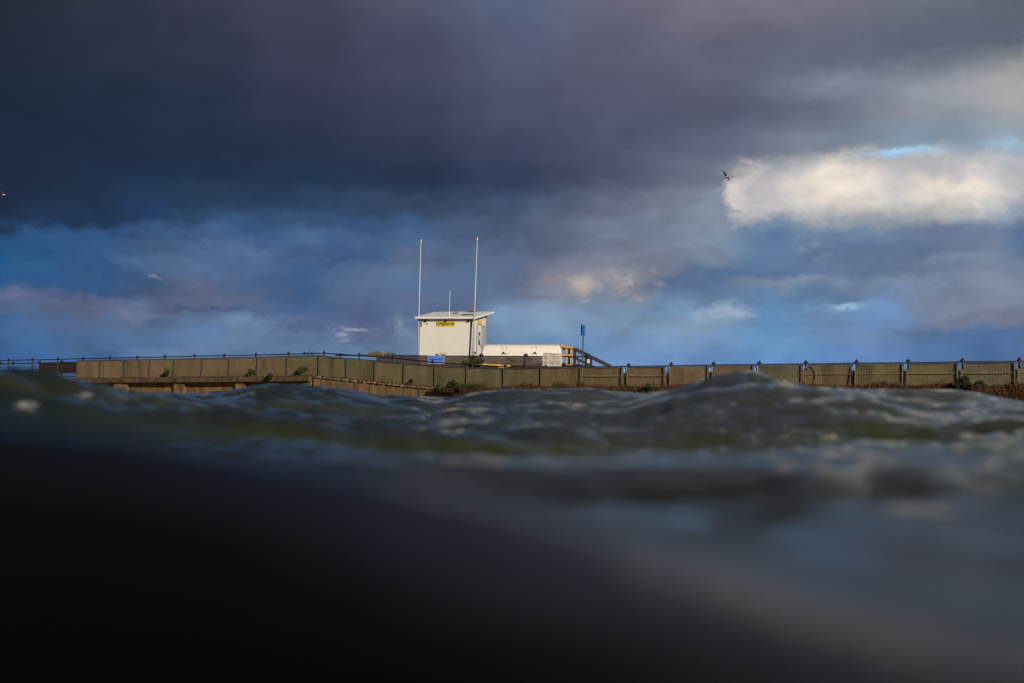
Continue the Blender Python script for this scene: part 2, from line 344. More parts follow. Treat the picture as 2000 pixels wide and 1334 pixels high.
# ------------------------------------------------------------------ fence line
def Yf(px):                       # distance ahead of the fence, a straight line on the ground
    i0, i1 = 1/87.0, 1/55.0
    return 1 / (i0 + (i1 - i0) * (px - 150) / 1850)
TOP = [(-400,712),(150,704.6),(198,703.6),(400,700),(505,697.5),(563,696),(625,694.5),(679,700),(735,704.5),(792,710),(852,714.5),(914,718),(986,719.5),
       (1059,717.8),(1136,717),(1216,716),(1300,715),(1384,713.7),(1472,712.5),(1567,711.5),(1662,710.2),(1764,709),(1871,707.8),(1983,706.5),(2600,698)]
FH = 1.12
def ftop(px, back=0.0): return P(px, interp(px, TOP), Yf(px) + back)
def fbase(px, back=0.0):
    p = ftop(px); q = p.copy(); q.z -= FH
    n = Vector((-1, 0, 0)); q.y += back; q.x += back * 0.0
    return q
LINE = (ftop(2000) - ftop(150)); LINE.z = 0; LINE.normalize()
NRM = Vector((LINE.y, -LINE.x, 0))              # towards the sea
if NRM.y > 0: NRM = -NRM

# ------------------------------------------------------------------ land
XS = [-400, -100, 60, 150, 300, 450, 625, 700, 792, 914, 986, 1136, 1400, 1700, 2000, 2400]
b = MB()
for i in range(len(XS) - 1):
    a0, a1 = fbase(XS[i]), fbase(XS[i + 1])
    f0, f1 = a0 - NRM * 9.0, a1 - NRM * 9.0
    f0.z = a0.z + .35; f1.z = a1.z + .35
    b.quad(a0 + NRM * .05, a1 + NRM * .05, f1, f0)
tag(b.build('promenade', M['paving']), kind='structure')
b = MB()
for i in range(len(XS) - 1):
    a0, a1 = fbase(XS[i]) - NRM * 9.0, fbase(XS[i + 1]) - NRM * 9.0
    a0.z = fbase(XS[i]).z + .34; a1.z = fbase(XS[i + 1]).z + .34
    p0 = Vector((a0.x * 30 , 2500, 2.6)); p1 = Vector((a1.x * 30, 2500, 2.6))
    b.quad(a0, a1, p1, p0)
tag(b.build('ground', M['grassland']), kind='structure')
b = MB()
for i in range(len(XS) - 1):
    a0, a1 = fbase(XS[i]) + NRM * .6, fbase(XS[i + 1]) + NRM * .6
    a0.z = a1.z = .35
    q0, q1 = a0 + NRM * 24, a1 + NRM * 24; q0.z = q1.z = -1.0
    b.quad(q0, q1, a1, a0)
tag(b.build('beach', M['sand']), kind='structure')

# ------------------------------------------------------------------ sea wall (left) and ramp wall
wall = empty('sea_wall', fbase(380) - Vector((0, 0, 2.6)), 'brown stained concrete sea wall with an overhanging ledge and recessed bays under the left end of the fence', 'sea wall')
b = MB(); b2 = MB(); b3 = MB()
def strip(b, x0, x1, off0, off1, zt, zb):    # a block along the fence line between two offsets seaward, zt/zb relative to its foot
    n = max(1, int((x1 - x0) / 60)); xs = [x0 + (x1 - x0) * k / n for k in range(n + 1)]
    for k in range(n):
        p0, p1 = fbase(xs[k]), fbase(xs[k+1])
        vs = []
        for p in (p0, p1):
            for off, z in ((off0, zt), (off1, zt), (off1, zb), (off0, zb)):
                q = p + NRM * off; q.z = p.z + z; vs.append(b.bm.verts.new(q))
        for f in ((0,1,2,3),(7,6,5,4),(0,4,5,1),(1,5,6,2),(2,6,7,3),(3,7,4,0)): b.bm.faces.new([vs[i] for i in f])
strip(b, -400, 152, .02, .45, -.30, -3.2)
strip(b, 152, 622, .02, .30, -.27, -3.2); b.build('wall_face', M['concrete'], wall)
strip(b2, 140, 621, -.05, .62, -.02, -.255); b2.build('ledge', M['ledge'], wall)
for x0, x1 in ((152,166),(236,262),(354,373),(474,491),(604,621)):
    bb = MB(); strip(bb, x0, x1, .305, .50, -.262, -3.1); bb.build('pilaster', M['concrete'], wall)
ramp = empty('ramp_wall', fbase(760) - Vector((0, 0, 2.4)), 'tan block retaining wall whose top slopes down to the right beneath the fence', 'retaining wall')
b = MB(); strip(b, 626, 2400, -.05, .50, -.03, -3.0); b.build('wall_face', M['concrete_pale'], ramp)
b = MB()
for k in range(42):
    x = 628 + k * 17.5
    if x > 900: break
    strip(b, x, x + rnd.uniform(10, 16), .40, .57, .03 + rnd.uniform(-.015, .01), -.045)
b.build('coping', M['cap_pale'], ramp)
b = MB()
for zz in (-.85, -1.5, -2.1):
    strip(b, 627, 1300, .49, .506, zz + .015, zz - .015)
for k in range(30):
    x = 640 + k * 16 + rnd.uniform(-2, 2); strip(b, x, x + .9, .488, .508, (-.82 if k % 2 else -.06), (-1.46 if k % 2 else -.82))
b.build('block_joints', M['joint'], ramp)

# ------------------------------------------------------------------ panel fence
RXF = [1228,1311,1394,1483,1673,1774,1880,1991,2105]
M['dry_post'] = material('support_post', (.13,.095,.05), .8, .25, 8)
JX = [153,198,245,295,342,397,450,505,563,625,679,735,792,852,914,986,1059,1136,1216,1299,1384,1472,1567,1662,1764,1871,1983,2098,2220]
fence = empty('windbreak_fence', fbase(1000), 'long windbreak fence of tan and olive ribbed panels between grey posts along the promenade edge', 'fence')
kinds = ['fence_tan','fence_tan','fence_brown','fence_tan','fence_brown','fence_brown','fence_tan','fence_brown','fence_olive',
         'fence_olive','fence_olive','fence_olive','fence_olive','fence_olive','fence_olive','fence_olive','fence_brown','fence_brown','fence_brown','fence_tan','fence_brown',
         'fence_grey','fence_brown','fence_olive','fence_olive','fence_grey','fence_grey','fence_grey','fence_grey']
for i in range(len(JX) - 1):
    p0, p1 = ftop(JX[i]), ftop(JX[i + 1]); b = MB()
    L = (p1 - p0).length; nr = int(L / .055); off = .045
    bow = rnd.uniform(-.03, .03)
    notch = JX[i] >= 1210
    prev = None
    for k in range(nr + 1):
        t = k / nr; d = NRM * (off + (.0025 if k % 2 else -.0025) + bow * math.sin(math.pi * t))
        q = p0.lerp(p1, t) + d; zt = -.035; zb = -FH + .05 + rnd.uniform(-.01, .01)
        if notch and .04 < t < .11: zt = -.27
        if notch and t <= .04: zt = -.27
        cur = [b.bm.verts.new(q + Vector((0, 0, zt))), b.bm.verts.new(q + Vector((0, 0, zb)))]
        if prev: b.bm.faces.new((prev[0], cur[0], cur[1], prev[1]))
        prev = cur
    r_ = bmesh.ops.solidify(b.bm, geom=b.bm.faces[:], thickness=.006)
    b.build('panel', M[kinds[i]], fence)
for i, x in enumerate(JX):
    p = ftop(x); b = MB(); lean = .05 if x == 1662 else rnd.uniform(-.008, .008)
    b.bar(p + NRM * .0 + Vector((lean, 0, 0)), p + Vector((-lean, 0, -FH - .04)), .05, .06 )
    b.bar(p + NRM * .085 + Vector((lean, 0, -.02)), p + NRM * .085 + Vector((-lean, 0, -FH + .02)), .055, .02)
    b.build('post', M['fence_post'], fence)
for i in range(len(JX) - 1):
    p0, p1 = ftop(JX[i]), ftop(JX[i+1]); b = MB()
    b.bar(p0 + Vector((0, 0, .0)) + NRM * .03, p1 + NRM * .03, .09, .05)
    b.build('top_rail', M['rail_grey'], fence)
    if JX[i] > 1130:
        b = MB(); z = -.43
        b.bar(p0 + NRM * .075 + Vector((0,0,z)), p1 + NRM * .075 + Vector((0,0,z)), .02, .022)
        b.bar(p0 + NRM * .075 + Vector((0,0,z*2.3)), p1 + NRM * .075 + Vector((0,0,z*2.3)), .02, .022)
        b.build('wire_rail', M['fence_olive'], fence)
    b = MB()      # pale strip of metal at the foot and a few clips
    if JX[i] < 620:
        b.bar(p0 + NRM * .08 + Vector((0,0,-FH+.03)), p1.lerp(p0, .12) + NRM * .08 + Vector((0,0,-FH+.03)), .03, .03)
        b.build('foot_strip', M['cap_pale'], fence)
for x in RXF:     # brown uprights bolted in front of the panels, under the knobs of the railing
    q = ftop(x) + NRM * .115; b = MB(); b.bar(q + Vector((0,0,-.28)), q + Vector((0,0,-FH + .02)), .05, .03); b.build('support_post', M['dry_post'], fence)
# round discoloured board fixed on a panel
b = MB(); cpt = P(1583, 733, Yf(1583)) + NRM * .10
ring = []
for k in range(33):
    a = 2 * math.pi * k / 32; ring.append(cpt + LINE * (.30 * math.cos(a)) + Vector((0, 0, .40 * math.sin(a))))
b.tube(ring, .016, 6)
tag(b.build('hoop', M['hoop']), 'faint rusty oval hoop fixed against the olive fence panel', 'hoop')

# ------------------------------------------------------------------ near railing with knobs
RX = [-95,-45,-2,17,64,113,163,215,268,322,380,438,500,564,633,702,770,845,923,987,1066,1145,1228,1311,1394,1483,1574,1673,1774,1880,1991,2105,2225]
RX = [-82,-33,17,64,113,163,215,268,322,380,438,500,564,633,702,770,845,923,987,1066,1145,1228,1311,1394,1483,1574,1673,1774,1880,1991,2105,2225]
RAILY = [(-100,705.5),(17,703.8),(64,703),(113,702),(163,700.5),(268,698.5),(380,695.8),(500,693.5),(633,690),(702,694.5),(770,699.5),(845,707.5),(923,712.5),(987,716.5),
         (1066,717.5),(1145,716.5),(1228,715.5),(1311,714.5),(1394,713),(1483,711.8),(1574,711),(1673,709.5),(1774,708.5),(1880,707),(1991,706),(2225,703)]
rail = empty('promenade_railing', fbase(1000) - NRM * .35, 'dark iron promenade railing with knobbed posts running just behind the windbreak fence', 'railing')
RB = .25
def rp(px): return P(px, interp(px, RAILY), Yf(px) + RB)
for x in RX:
    p = rp(x); hgt = 1.25; b = MB()
    b.tube([p + Vector((0,0,-hgt)), p + Vector((0,0,-.1)), p + Vector((0,0,.03))], [.05,.042,.042], 10)
    b.tube([p + Vector((0,0,-.50)), p + Vector((0,0,-.40))], .065, 10)
    b.tube([p + Vector((0,0,-1.02)), p + Vector((0,0,-.92))], .065, 10)
    po = b.build('post', M['black'], rail, smooth=False)
    b = MB()
    k = 1.0 if x > 1200 else .85
    b.ball(p + Vector((0,0,.03)), .10 * k, 1, 1, .8); b.tube([p + Vector((0,0,.08*k)), p + Vector((0,0,.17*k))], [.075*k,.012], 10)
    b.build('finial', M['black'], po, smooth=True)
    if 1200 < x < 1500:
        b = MB(); q = p + NRM * .12 + Vector((-.09, 0, -.17)); b.box(q - Vector((.035,.01,.11)), q + Vector((.035,.01,.11)))
        b.build('sky_gap_plate', M['white'], po)  # pale plate added to stand for bright sky showing through the gap
for zz, nm in ((0, 'top_rail'), (-.45, 'middle_rail'), (-.97, 'bottom_rail')):
    for i in range(len(RX) - 1):
        b = MB(); b.tube([rp(RX[i]) + Vector((0,0,zz)), rp(RX[i+1]) + Vector((0,0,zz))], .028 if zz == 0 else .02, 8); b.build(nm, M['rail_grey'] if zz else M['black'], rail)

# ------------------------------------------------------------------ far railing with screen
FR_B = 8.0
def Yr(px): return Yf(px) + FR_B
FRY = [(-80,712),(0,711),(120,708),(160,707),(620,698),(655,694),(768,694.5),(850,695.4),(940,696),(1027,696.3),(1150,696.8)]
FRX = [-60,-20,1,26,77,121,160]
def fr(px, yy=None): return P(px, interp(px, FRY) if yy is None else yy, Yr(px))
far1 = empty('far_railing', fr(60) - Vector((0,0,1.2)), 'far black railing with a dark purple screen, seen past the left end of the fence', 'railing')
for x in FRX:
    p = fr(x); b = MB(); b.tube([p + Vector((0,0,-1.2)), p + Vector((0,0,.02))], .05, 8); po = b.build('post', M['black'], far1)
    b = MB(); b.ball(p + Vector((0,0,.07)), .10); b.build('finial', M['black'], po, smooth=True)
for zz in (0, -.45, -.95):
    b = MB(); b.tube([fr(x) + Vector((0,0,zz)) for x in FRX], .03, 8); b.build('rail', M['black'], far1)
b = MB(); p0, p1 = fr(79) + Vector((0,-.08,0)), fr(180) + Vector((0,-.08,0)); b.bar(p0 - Vector((0,0,.38)), p1 - Vector((0,0,.38)), .02, .74); b.build('screen', M['screen_solid'], far1)
FRX2 = [665,702,768,853,940,1027,1100,1149]
far2 = empty('far_railing', fr(940) - Vector((0,0,1.2)), 'far railing with navy posts and see-through brown mesh, in front of the white hut', 'railing')
for x in FRX2:
    p = fr(x); b = MB(); big = x in (940, 1027, 1149)
    if x == 1100: continue
    b.tube([p + Vector((0,0,-1.2)), p + Vector((0,0,.02))], .08 if big else .05, 10)
    po = b.build('post', M['navy'], far2)
    b = MB(); b.ball(p + Vector((0,0,.05)), .13 if big else .09, 1, 1, .9); b.build('finial', M['navy'], po, smooth=True)
    if x == 1149:
        b = MB(); q = P(1149, 705.5, Yr(1149) - .13); b.box(q - Vector((.06,.02,.10)), q + Vector((.06,.02,.10)), .01); b.build('notice_plate', M['white'], po)
b = MB(); b.tube([fr(x) for x in (655,702,768,853,940,1027,1100,1149)], .035, 8); b.build('top_rail', M['black'], far2)
b = MB(); b.tube([fr(x) + Vector((0,0,-.48)) for x in (1095,1149)], .03, 8); b.build('lower_rail', M['black'], far2)
b = MB()
xs = [735, 768, 853, 940, 1027, 1060, 1096]
for i in range(len(xs) - 1):
    p0, p1 = fr(xs[i]), fr(xs[i+1]); b.bar(p0 - Vector((0,0,.62)), p1 - Vector((0,0,.62)), .01, 1.16)
b.build('mesh_screen', M['screen'], far2)

# ------------------------------------------------------------------ hut
HY = 82.0
hc = P(922, 712, HY); HR = R(-15)        # nearest (front right) corner
zb = hc.z - .35
pxm = HY / FPX
hut = empty('lifeguard_hut', (hc.x, hc.y, zb), 'white lifeguard hut with a sloping roof and yellow banner on the promenade', 'hut', rz=HR)
Wd, Dp = 3.2, 2.9                          # width to the left, depth back
Hf = (712 - 622) * pxm + .35; rise = .50
b = MB()   # walls as a prism with sloping top
v = [(-Wd,0,.35),(0,0,.35),(0,Dp,.35),(-Wd,Dp,.35),(-Wd,0,Hf),(0,0,Hf),(0,Dp,Hf+rise),(-Wd,Dp,Hf+rise)]
vs = [b.bm.verts.new(p) for p in v]
for f in ((0,1,5,4),(1,2,6,5),(2,3,7,6),(3,0,4,7),(4,5,6,7),(0,3,2,1)): b.bm.faces.new([vs[k] for k in f])
b.build('wall', M['hut'], hut, local=True)
b = MB(); b.box((-Wd-.05,-.05,-.6),(.05,Dp+.05,.346)); b.build('plinth', M['plinth'], hut, local=True)
sl_ = rise / Dp
def rz_(y): return Hf + y * sl_
b = MB()
ov = .28
pts = [(-Wd-ov, -ov), (ov, -ov), (ov+.06, Dp+ov+.2), (-Wd-ov+.0, Dp+ov+.2)]
bot = [b.bm.verts.new((x, y, rz_(y) + .012)) for x, y in pts]; top = [b.bm.verts.new((x, y, rz_(y) + .12)) for x, y in pts]
b.bm.faces.new(top); b.bm.faces.new(bot[::-1])
for k in range(4): b.bm.faces.new((bot[k], bot[(k+1) % 4], top[(k+1) % 4], top[k]))
bmesh.ops.bevel(b.bm, geom=b.bm.edges[:], offset=.025, segments=2, affect='EDGES')
roof = b.build('roof', M['roof'], hut, local=True)
b = MB()
for yy in np.linspace(.5, Dp - .2, 4): b.box((-Wd-.2, yy-.015, rz_(yy)+.121), (.2, yy+.015, rz_(yy)+.126))
b.build('roof_seam', M['roof'], hut, local=True)
b = MB()
b.box((-.98, .95, rz_(.95)+.10), (-.30, 1.25, rz_(1.25)+.13)); b.build('solar_panel', M['glass'], hut, local=True)
b = MB(); b.box((-1.20, 2.75, rz_(2.75)+.10), (-.65, 3.0, rz_(3.0)+.13)); b.build('solar_panel', M['glass'], hut, local=True)
b = MB(); b.box((-1.78, 1.8, rz_(1.8)+.14), (-1.50, 2.1, rz_(1.8)+.26), .02); b.build('roof_vent', M['cap_pale'], hut, local=True)
b = MB(); b.tube([(-1.62,.55,rz_(.55)+.13),(-1.62,.55,rz_(.55)+.26)], .035, 8).tube([(-1.62,.55,rz_(.55)+.25),(-1.60,.55,rz_(.55)+1.62)], [.018,.012], 8)
b.build('aerial', M['white'], hut, local=True)
b = MB()      # edge trims of the front wall
b.box((-Wd-.012,-.012,.36),(-Wd+.05,-.002,Hf-.03)).box((-.05,-.012,.36),(.012,-.002,Hf-.03)).box((-Wd+.052,-.010,.36),(-.052,-.002,.43)).box((-Wd+.052,-.010,Hf-.09),(-.052,-.002,Hf-.03))
b.build('wall_trim', M['white'], hut, local=True)
b = MB(); b.box((-Wd-.02,-.04,.30),(.02,-.013,.352)); b.build('base_trim', M['timber'], hut, local=True)
for x in (-Wd + .32, -Wd/2 - .05, -.26):
    b = MB(); b.tube([(x,-.002,Hf-.13),(x,-.09,Hf-.15)], [.05,.065], 10).box((x-.03,-.03,Hf-.1),(x+.03,-.003,Hf-.04)); b.build('lamp', M['ink'], hut, local=True)
b = MB(); b.tube([(-Wd+.42,-.002,Hf-.29),(-Wd+.42,-.03,Hf-.29)], .06, 12); b.build('yellow_badge', M['yellow'], hut, local=True)
for x0, z0 in ((-Wd+.03, Hf-.45),( -.12, Hf-.5)):
    b = MB(); b.box((x0,-.055,z0),(x0+.10,-.013,z0+.42), .01); b.build('corner_bracket', M['grey'], hut, local=True)
b = MB(); b.box((-Wd-.0,-.05,.355),(-Wd+.12,-.013,.52), .01); b.build('corner_bracket', M['grey'], hut, local=True)
# banner
bx0, bx1 = -Wd + .98, -Wd + .98 + 1.14; bz1 = Hf - .155; bz0 = bz1 - .29
b = MB(); b.box((bx0,-.022,bz0),(bx1,-.004,bz1)); ban = b.build('banner', M['yellow_sign'], hut, local=True)
ban_f = hut.matrix_world @ Matrix.Translation(((bx0+bx1)/2 - .02, -.028, (bz0+bz1)/2 + .015)) @ Matrix.Rotation(R(90), 4, 'X')
text_mesh('lettering', 'Lifeguards', .27, ban_f, M['ink'], ban, .002, .12, .004)
b = MB(); b.tube([(bx1-.03,-.024,bz1-.06),(bx1-.03,-.03,bz1-.06)], .035, 12).box((bx1-.09,-.029,bz0+.03),(bx1-.03,-.0235,bz0+.06)); b.build('red_mark', M['red_ink'], ban, local=True) if False else b.bm.free()
# side wall (local +x face): door, window, yellow board
b = MB(); b.box((.004, .80, .45),(.045, 1.62, Hf-.28)); door = b.build('door', M['hut'], hut, local=True)
b = MB()
for (y0,z0,y1,z1) in ((.74,.40,.80,Hf-.22),(1.62,.40,1.68,Hf-.22),(.80,Hf-.28,1.62,Hf-.22)): b.box((.003,y0,z0),(.055,y1,z1))
b.build('door_frame', M['grey'], hut, local=True)
b = MB(); b.box((.046, 1.03, 1.55),(.056, 1.40, 2.30), .01)
pn = b.build('window', M['glass'], hut, local=True); pn.parent = door
b = MB(); b.box((.057, 1.12, 1.82),(.060, 1.32, 2.12)); pp = b.build('notice', M['white'], hut, local=True); pp.parent = door
b = MB(); b.bar((.08,1.52,1.45),(.08,1.52,1.62),.03,.03); pp = b.build('handle', M['dark'], hut, local=True); pp.parent = door
b = MB(); b.box((.004, 1.92, 1.25),(.03, 2.62, Hf-.22)); wn_ = b.build('window', M['grey'], hut, local=True)
b = MB(); b.box((.031, 1.98, 1.31),(.04, 2.56, Hf-.28)); pp = b.build('pane', M['lilac'], hut, local=True); pp.parent = wn_
b = MB(); b.box((.004, 1.9, 1.10),(.25, 2.6, 1.20), .01).box((.05,2.0,.85),(.2,2.45,1.10)); b.build('window_shelf', M['white'], hut, local=True)
b = MB(); b.box((.005,.85,Hf-.17),(.025,1.7,Hf+.02)); b.build('door_sign', M['yellow_sign'], hut, local=True)
b = MB(); b.tube([(.0,.42,1.05),(.07,.42,1.05)], .07, 10); b.build('wall_vent', M['ink'], hut, local=True)
b = MB(); b.box((.003, Dp-.22, .36),(.03, Dp-.02, Hf+rise*.9)); b.build('corner_trim', M['grey'], hut, local=True)
# flag poles
def flagpole(px0, py0, px1, py1, Y, label):
    a, c = P(px0, py0, Y), P(px1, py1, Y + .1)
    root = empty('flagpole', a, label, 'flagpole', 'flagpoles at the corners of the hut')
    m = MB(); m.tube([a, a.lerp(c, .5), c], [.045,.037,.026], 10); m.build('pole', M['pole'], root, smooth=True)
    m = MB(); m.tube([c, c + Vector((0,0,.12))], [.05,.05], 10).ball(c + Vector((0,0,.15)), .05); m.build('cap', M['pole'], root)
    for t in (.335, .02):
        q = a.lerp(c, t); m = MB(); m.box(q - Vector((.07,.02,.06)), q + Vector((.07,.30,.06)), .01); m.build('bracket', M['grey'], root)
flagpole(815.6, 699, 822, 474, HY - .1 + .9, 'tall pale flagpole at the left front corner of the white hut')
flagpole(923.5, 699, 932, 469.5, HY - .32, 'tall pale flagpole at the right front corner of the white hut, beside the door side')

# ------------------------------------------------------------------ white storage container
CY = 79.5
def cp(px, py, dy=0.0): return P(px, py, CY + dy)
cont = empty('storage_container', cp(1018, 735), 'long white moulded container with sloping ends beside the hut', 'container')
b = MB()
z_t = .0
def ring(x0, x1, y, dy0, dy1):
    a = cp(x0, y, dy0); c = cp(x1, y, dy0); z0 = a.z
    d = cp(x1, y, dy1); e = cp(x0, y, dy1)
    return [a, c, Vector((c.x - .0, CY + dy1, c.z)), Vector((a.x, CY + dy1, a.z))]
secs = []
# (left px, right px, py, front dy, back dy): profile from the foot to the top
for (x0, x1, y, d0, d1) in ((939,1098,714,0,2.4),(938.5,1098,703,0,2.4),(938.5,1097.5,693,0,2.4),(940,1097,688,.03,2.37),(942.5,1095.5,680,.10,2.30),(944.3,1094,676,.18,2.2),(946,1092.5,673.8,.32,2.0),(949.5,1090,672.6,.6,1.65)):
    cor = ring(x0, x1, y, d0, d1); pts = []
    rr = .13
    for i in range(4):
        pv_, cu, nx = cor[i-1], cor[i], cor[(i+1) % 4]
        for t in (0, .3, .7, 1):
            A = cu + (pv_ - cu).normalized() * rr; B = cu + (nx - cu).normalized() * rr
            pts.append(((1-t)**2) * A + 2*t*(1-t) * cu + t*t * B)
    secs.append([b.bm.verts.new(p) for p in pts])
for s0, s1 in zip(secs, secs[1:]):
    n = len(s0)
    for k in range(n): b.bm.faces.new((s0[k], s0[(k+1) % n], s1[(k+1) % n], s1[k]))
b.bm.faces.new(secs[-1]); b.bm.faces.new(secs[0][::-1])
b.build('shell', M['shell'], cont, smooth=True)
b = MB(); p0, p1 = cp(936, 697.5, -.03), cp(1099, 697.5, -.03); b.bar(p0, p1, .05, .09); b.build('rim', M['hut'], cont)
b = MB(); b.box(cp(942, 716, .2), cp(1095, 740, 2.2)); b.build('base', M['timber'], cont)
for (x, y, r) in ((981,679,.025),(989,679,.025),(1039.5,679,.025),(1047.5,679,.025),(1020,688.5,.02),(981.5,691,.02),(990,690.5,.02),(1039,690.5,.02),(1046.5,690.5,.02),(1018,698,.02),(981,701.5,.02),(989,701.5,.02),(1039.5,701.5,.02),(1047,701.5,.02)):
    q = cp(x, y, -.02 + (.10 if y < 683 else 0)); b = MB(); b.tube([q + Vector((0,.15,0)), q + Vector((0,-.02,0))], r, 8); b.build('bolt', M['dark'], cont)
for x in (983.5, 1044.8):
    q = cp(x, 688.8, -.03); b = MB(); b.ball(q, .06, 1, .6, 1).bar(q + Vector((-.10,-.01,-.08)), q + Vector((.02,-.01,.0)), .03, .03).bar(q + Vector((.02,0,0)), q + Vector((.14,0,-.10)), .02, .02)
    b.build('latch', M['dark'], cont)
b = MB(); pts = [cp(988,695,-.06), cp(995,701,-.06), cp(1003,704.5,-.06), cp(1013,706,-.06), cp(1023,705,-.06)]; b.tube(pts, .022, 6); b.build('rope', M['pole'], cont)

# ------------------------------------------------------------------ yellow guard frame and timber steps
YY = 80.7
def yp(px, py, dy=0.0): return P(px, py, YY + dy)
yg = empty('yellow_guard_frame', yp(1113, 740), 'yellow timber guard frame between the white container and the brown steps', 'guard rail')
for (x, t, bt) in ((1096.5,673,738),(1107,675.5,738),(1116.5,677.5,738),(1099.5,674,738)):
    if x == 1099.5: continue
    b = MB(); b.bar(yp(x, bt), yp(x - .6, t), .10, .10); b.build('post', M['yellow_wood'], yg)
for (y0, y1) in ((675.5,679),(693.5,694.5),(713.5,713.5)):
    b = MB(); b.bar(yp(1095.5 if y0 < 700 else 1105, y0, -.08), yp(1118.5, y1, -.08), .05, .12 if y0 < 700 else .10); b.build('rail', M['yellow_wood'], yg)
st = empty('timber_steps', yp(1140, 740), 'dark brown timber handrail and steps sloping down right of the yellow frame', 'steps')
def brn(name, x0, y0, x1, y1, w=.09, h=.2, dy=.25):
    b = MB(); b.bar(yp(x0, y0, dy), yp(x1, y1, dy), w, h); b.build(name, M['timber'], st)
brn('handrail', 1124.5, 682.5, 1193, 716.5, .10, .20)
brn('handrail', 1097, 680.5, 1125, 682.3, .10, .14, .5)
brn('middle_rail', 1120, 697.5, 1162, 718, .08, .13)
brn('middle_rail', 1097, 696, 1120, 697.5, .08, .08, .5)
brn('string_board', 1096, 711.8, 1140, 716.5, .08, .22, .4)
for (x, t, bt, w) in ((1111.5,683,738,.10),(1122.5,684,738,.16),(1144.5,694,738,.16),(1154.3,699,738,.13),(1130.5,704,738,.08)):
    b = MB(); b.bar(yp(x, bt, .30), yp(x, t, .30), w, .10); b.build('post', M['timber'], st)
for k in range(5):
    b = MB(); q = yp(1150 + k * 9, 722 + k * 5.5, .8); b.box(q - Vector((.25,.5,.03)), q + Vector((.1,.5,.03))); b.build('tread', M['timber'], st)

# ------------------------------------------------------------------ signs
def board(loc, w, h, rz, t=.02): return loc, w, h, rz, t
q = P(851.6, 702.4, 75.5)
cs = empty('road_sign', q - Vector((0,0,1.6)), 'blue and white CYCLISTS DISMOUNT sign on the railing before the hut', 'sign')
w, h = .86, .42; rz = -ROLL * 0 + R(-4)
F = facing(q, rz)
def on(F, x0, y0, x1, y1, z0, z1, name, mat, par):
    b = MB(); b.box((x0,y0,z0),(x1,y1,z1)); b.bm.transform(F); return b.build(name, mat, par)
bd = on(F, -w/2, -h/2, w/2, h/2, -.02, 0, 'board', M['white'], cs)
on(F, -w/2+.018, -h/2+.018, w/2-.018, h/2-.018, .002, .008, 'blue_field', M['blue'], bd)
text_mesh('lettering', 'CYCLISTS', .165, F @ Matrix.Translation((0,.085,.012)), M['sign_letters'], bd, .002, 0, 0)
text_mesh('lettering', 'DISMOUNT', .165, F @ Matrix.Translation((0,-.085,.012)), M['sign_letters'], bd, .002, 0, 0)
b = MB(); b.tube([q + Vector((0,.05,.1)), q + Vector((0,.05,-1.6))], .04, 8); b.build('post', M['fence_post'], cs)

q = P(1078, 702.3, 68.6)
ns = empty('notice_board', q - Vector((0,0,1.6)), 'cream notice with two red prohibition circles fixed above the fence', 'sign')
w, h = .90, .64; F = facing(q, R(-3))
bd = on(F, -w/2, -h/2, w/2, h/2, -.02, 0, 'board', M['cream'], ns)
def tx(x, y): return ((x - 950) / 915 * w, -(y - 565) / 640 * h)     # places on the notice
for (x0, x1, y, hh, mt) in ((575,770,285,26,'ink_grey'),(850,990,275,22,'ink_grey'),(920,995,325,50,'red_ink'),(1030,1130,325,50,'red_ink'),(1180,1290,280,18,'ink_grey'),
        (845,910,420,28,'ink'),(960,1170,420,28,'ink'),(1190,1305,420,28,'ink'),(845,910,495,28,'ink'),(960,1050,495,28,'ink'),(1075,1175,495,28,'ink'),(1200,1270,495,28,'ink'),
        (1050,1150,565,18,'red_ink'),(845,940,640,28,'ink'),(985,1105,640,28,'ink'),(1145,1255,640,28,'ink'),(785,880,710,28,'ink'),(915,1100,710,28,'ink'),(1145,1330,710,28,'ink'),
        (845,1060,775,28,'ink'),(1110,1170,775,28,'ink'),(1225,1355,775,28,'ink')):
    a, c = tx(x0, y + hh/2), tx(x1, y - hh/2)
    # worn lettering: short uprights on a line
    m = MB(); n = max(2, int((c[0]-a[0]) / .022))
    for k in range(n):
        xx = a[0] + (c[0]-a[0]) * (k + .5) / n; m.box((xx-.009, a[1]+.002, .001), (xx+.008, c[1]-.002, .004))
    m.box((a[0], (a[1]+c[1])/2-.003, .0012), (c[0], (a[1]+c[1])/2+.003, .0045))
    m.bm.transform(F); m.build('worn_lettering', M[mt], bd)
for (cx, cy, slash) in ((650,470,1),(630,710,-1)):
    c0 = tx(cx, cy); m = MB(); pts = [(c0[0]+.075*math.cos(2*math.pi*k/24), c0[1]+.075*math.sin(2*math.pi*k/24), .006) for k in range(25)]
    m.tube(pts, .009, 6); m.bar((c0[0]-.05, c0[1]+.05*slash, .006), (c0[0]+.05, c0[1]-.05*slash, .006), .012, .006)
    m.ball((c0[0], c0[1]+.02, .004), .016, 1, 1, .3).bar((c0[0]-.02*slash, c0[1]-.04, .005), (c0[0]+.01, c0[1]+.02, .005), .016, .006)
    m.bm.transform(F); m.build('prohibition_symbol', M['red_ink'], bd)
for x in (-.35, .35):
    b = MB(); b.bar(q + Vector((x,.05,.2)), q + Vector((x,.05,-1.6)), .04, .04); b.build('leg', M['fence_post'], ns)

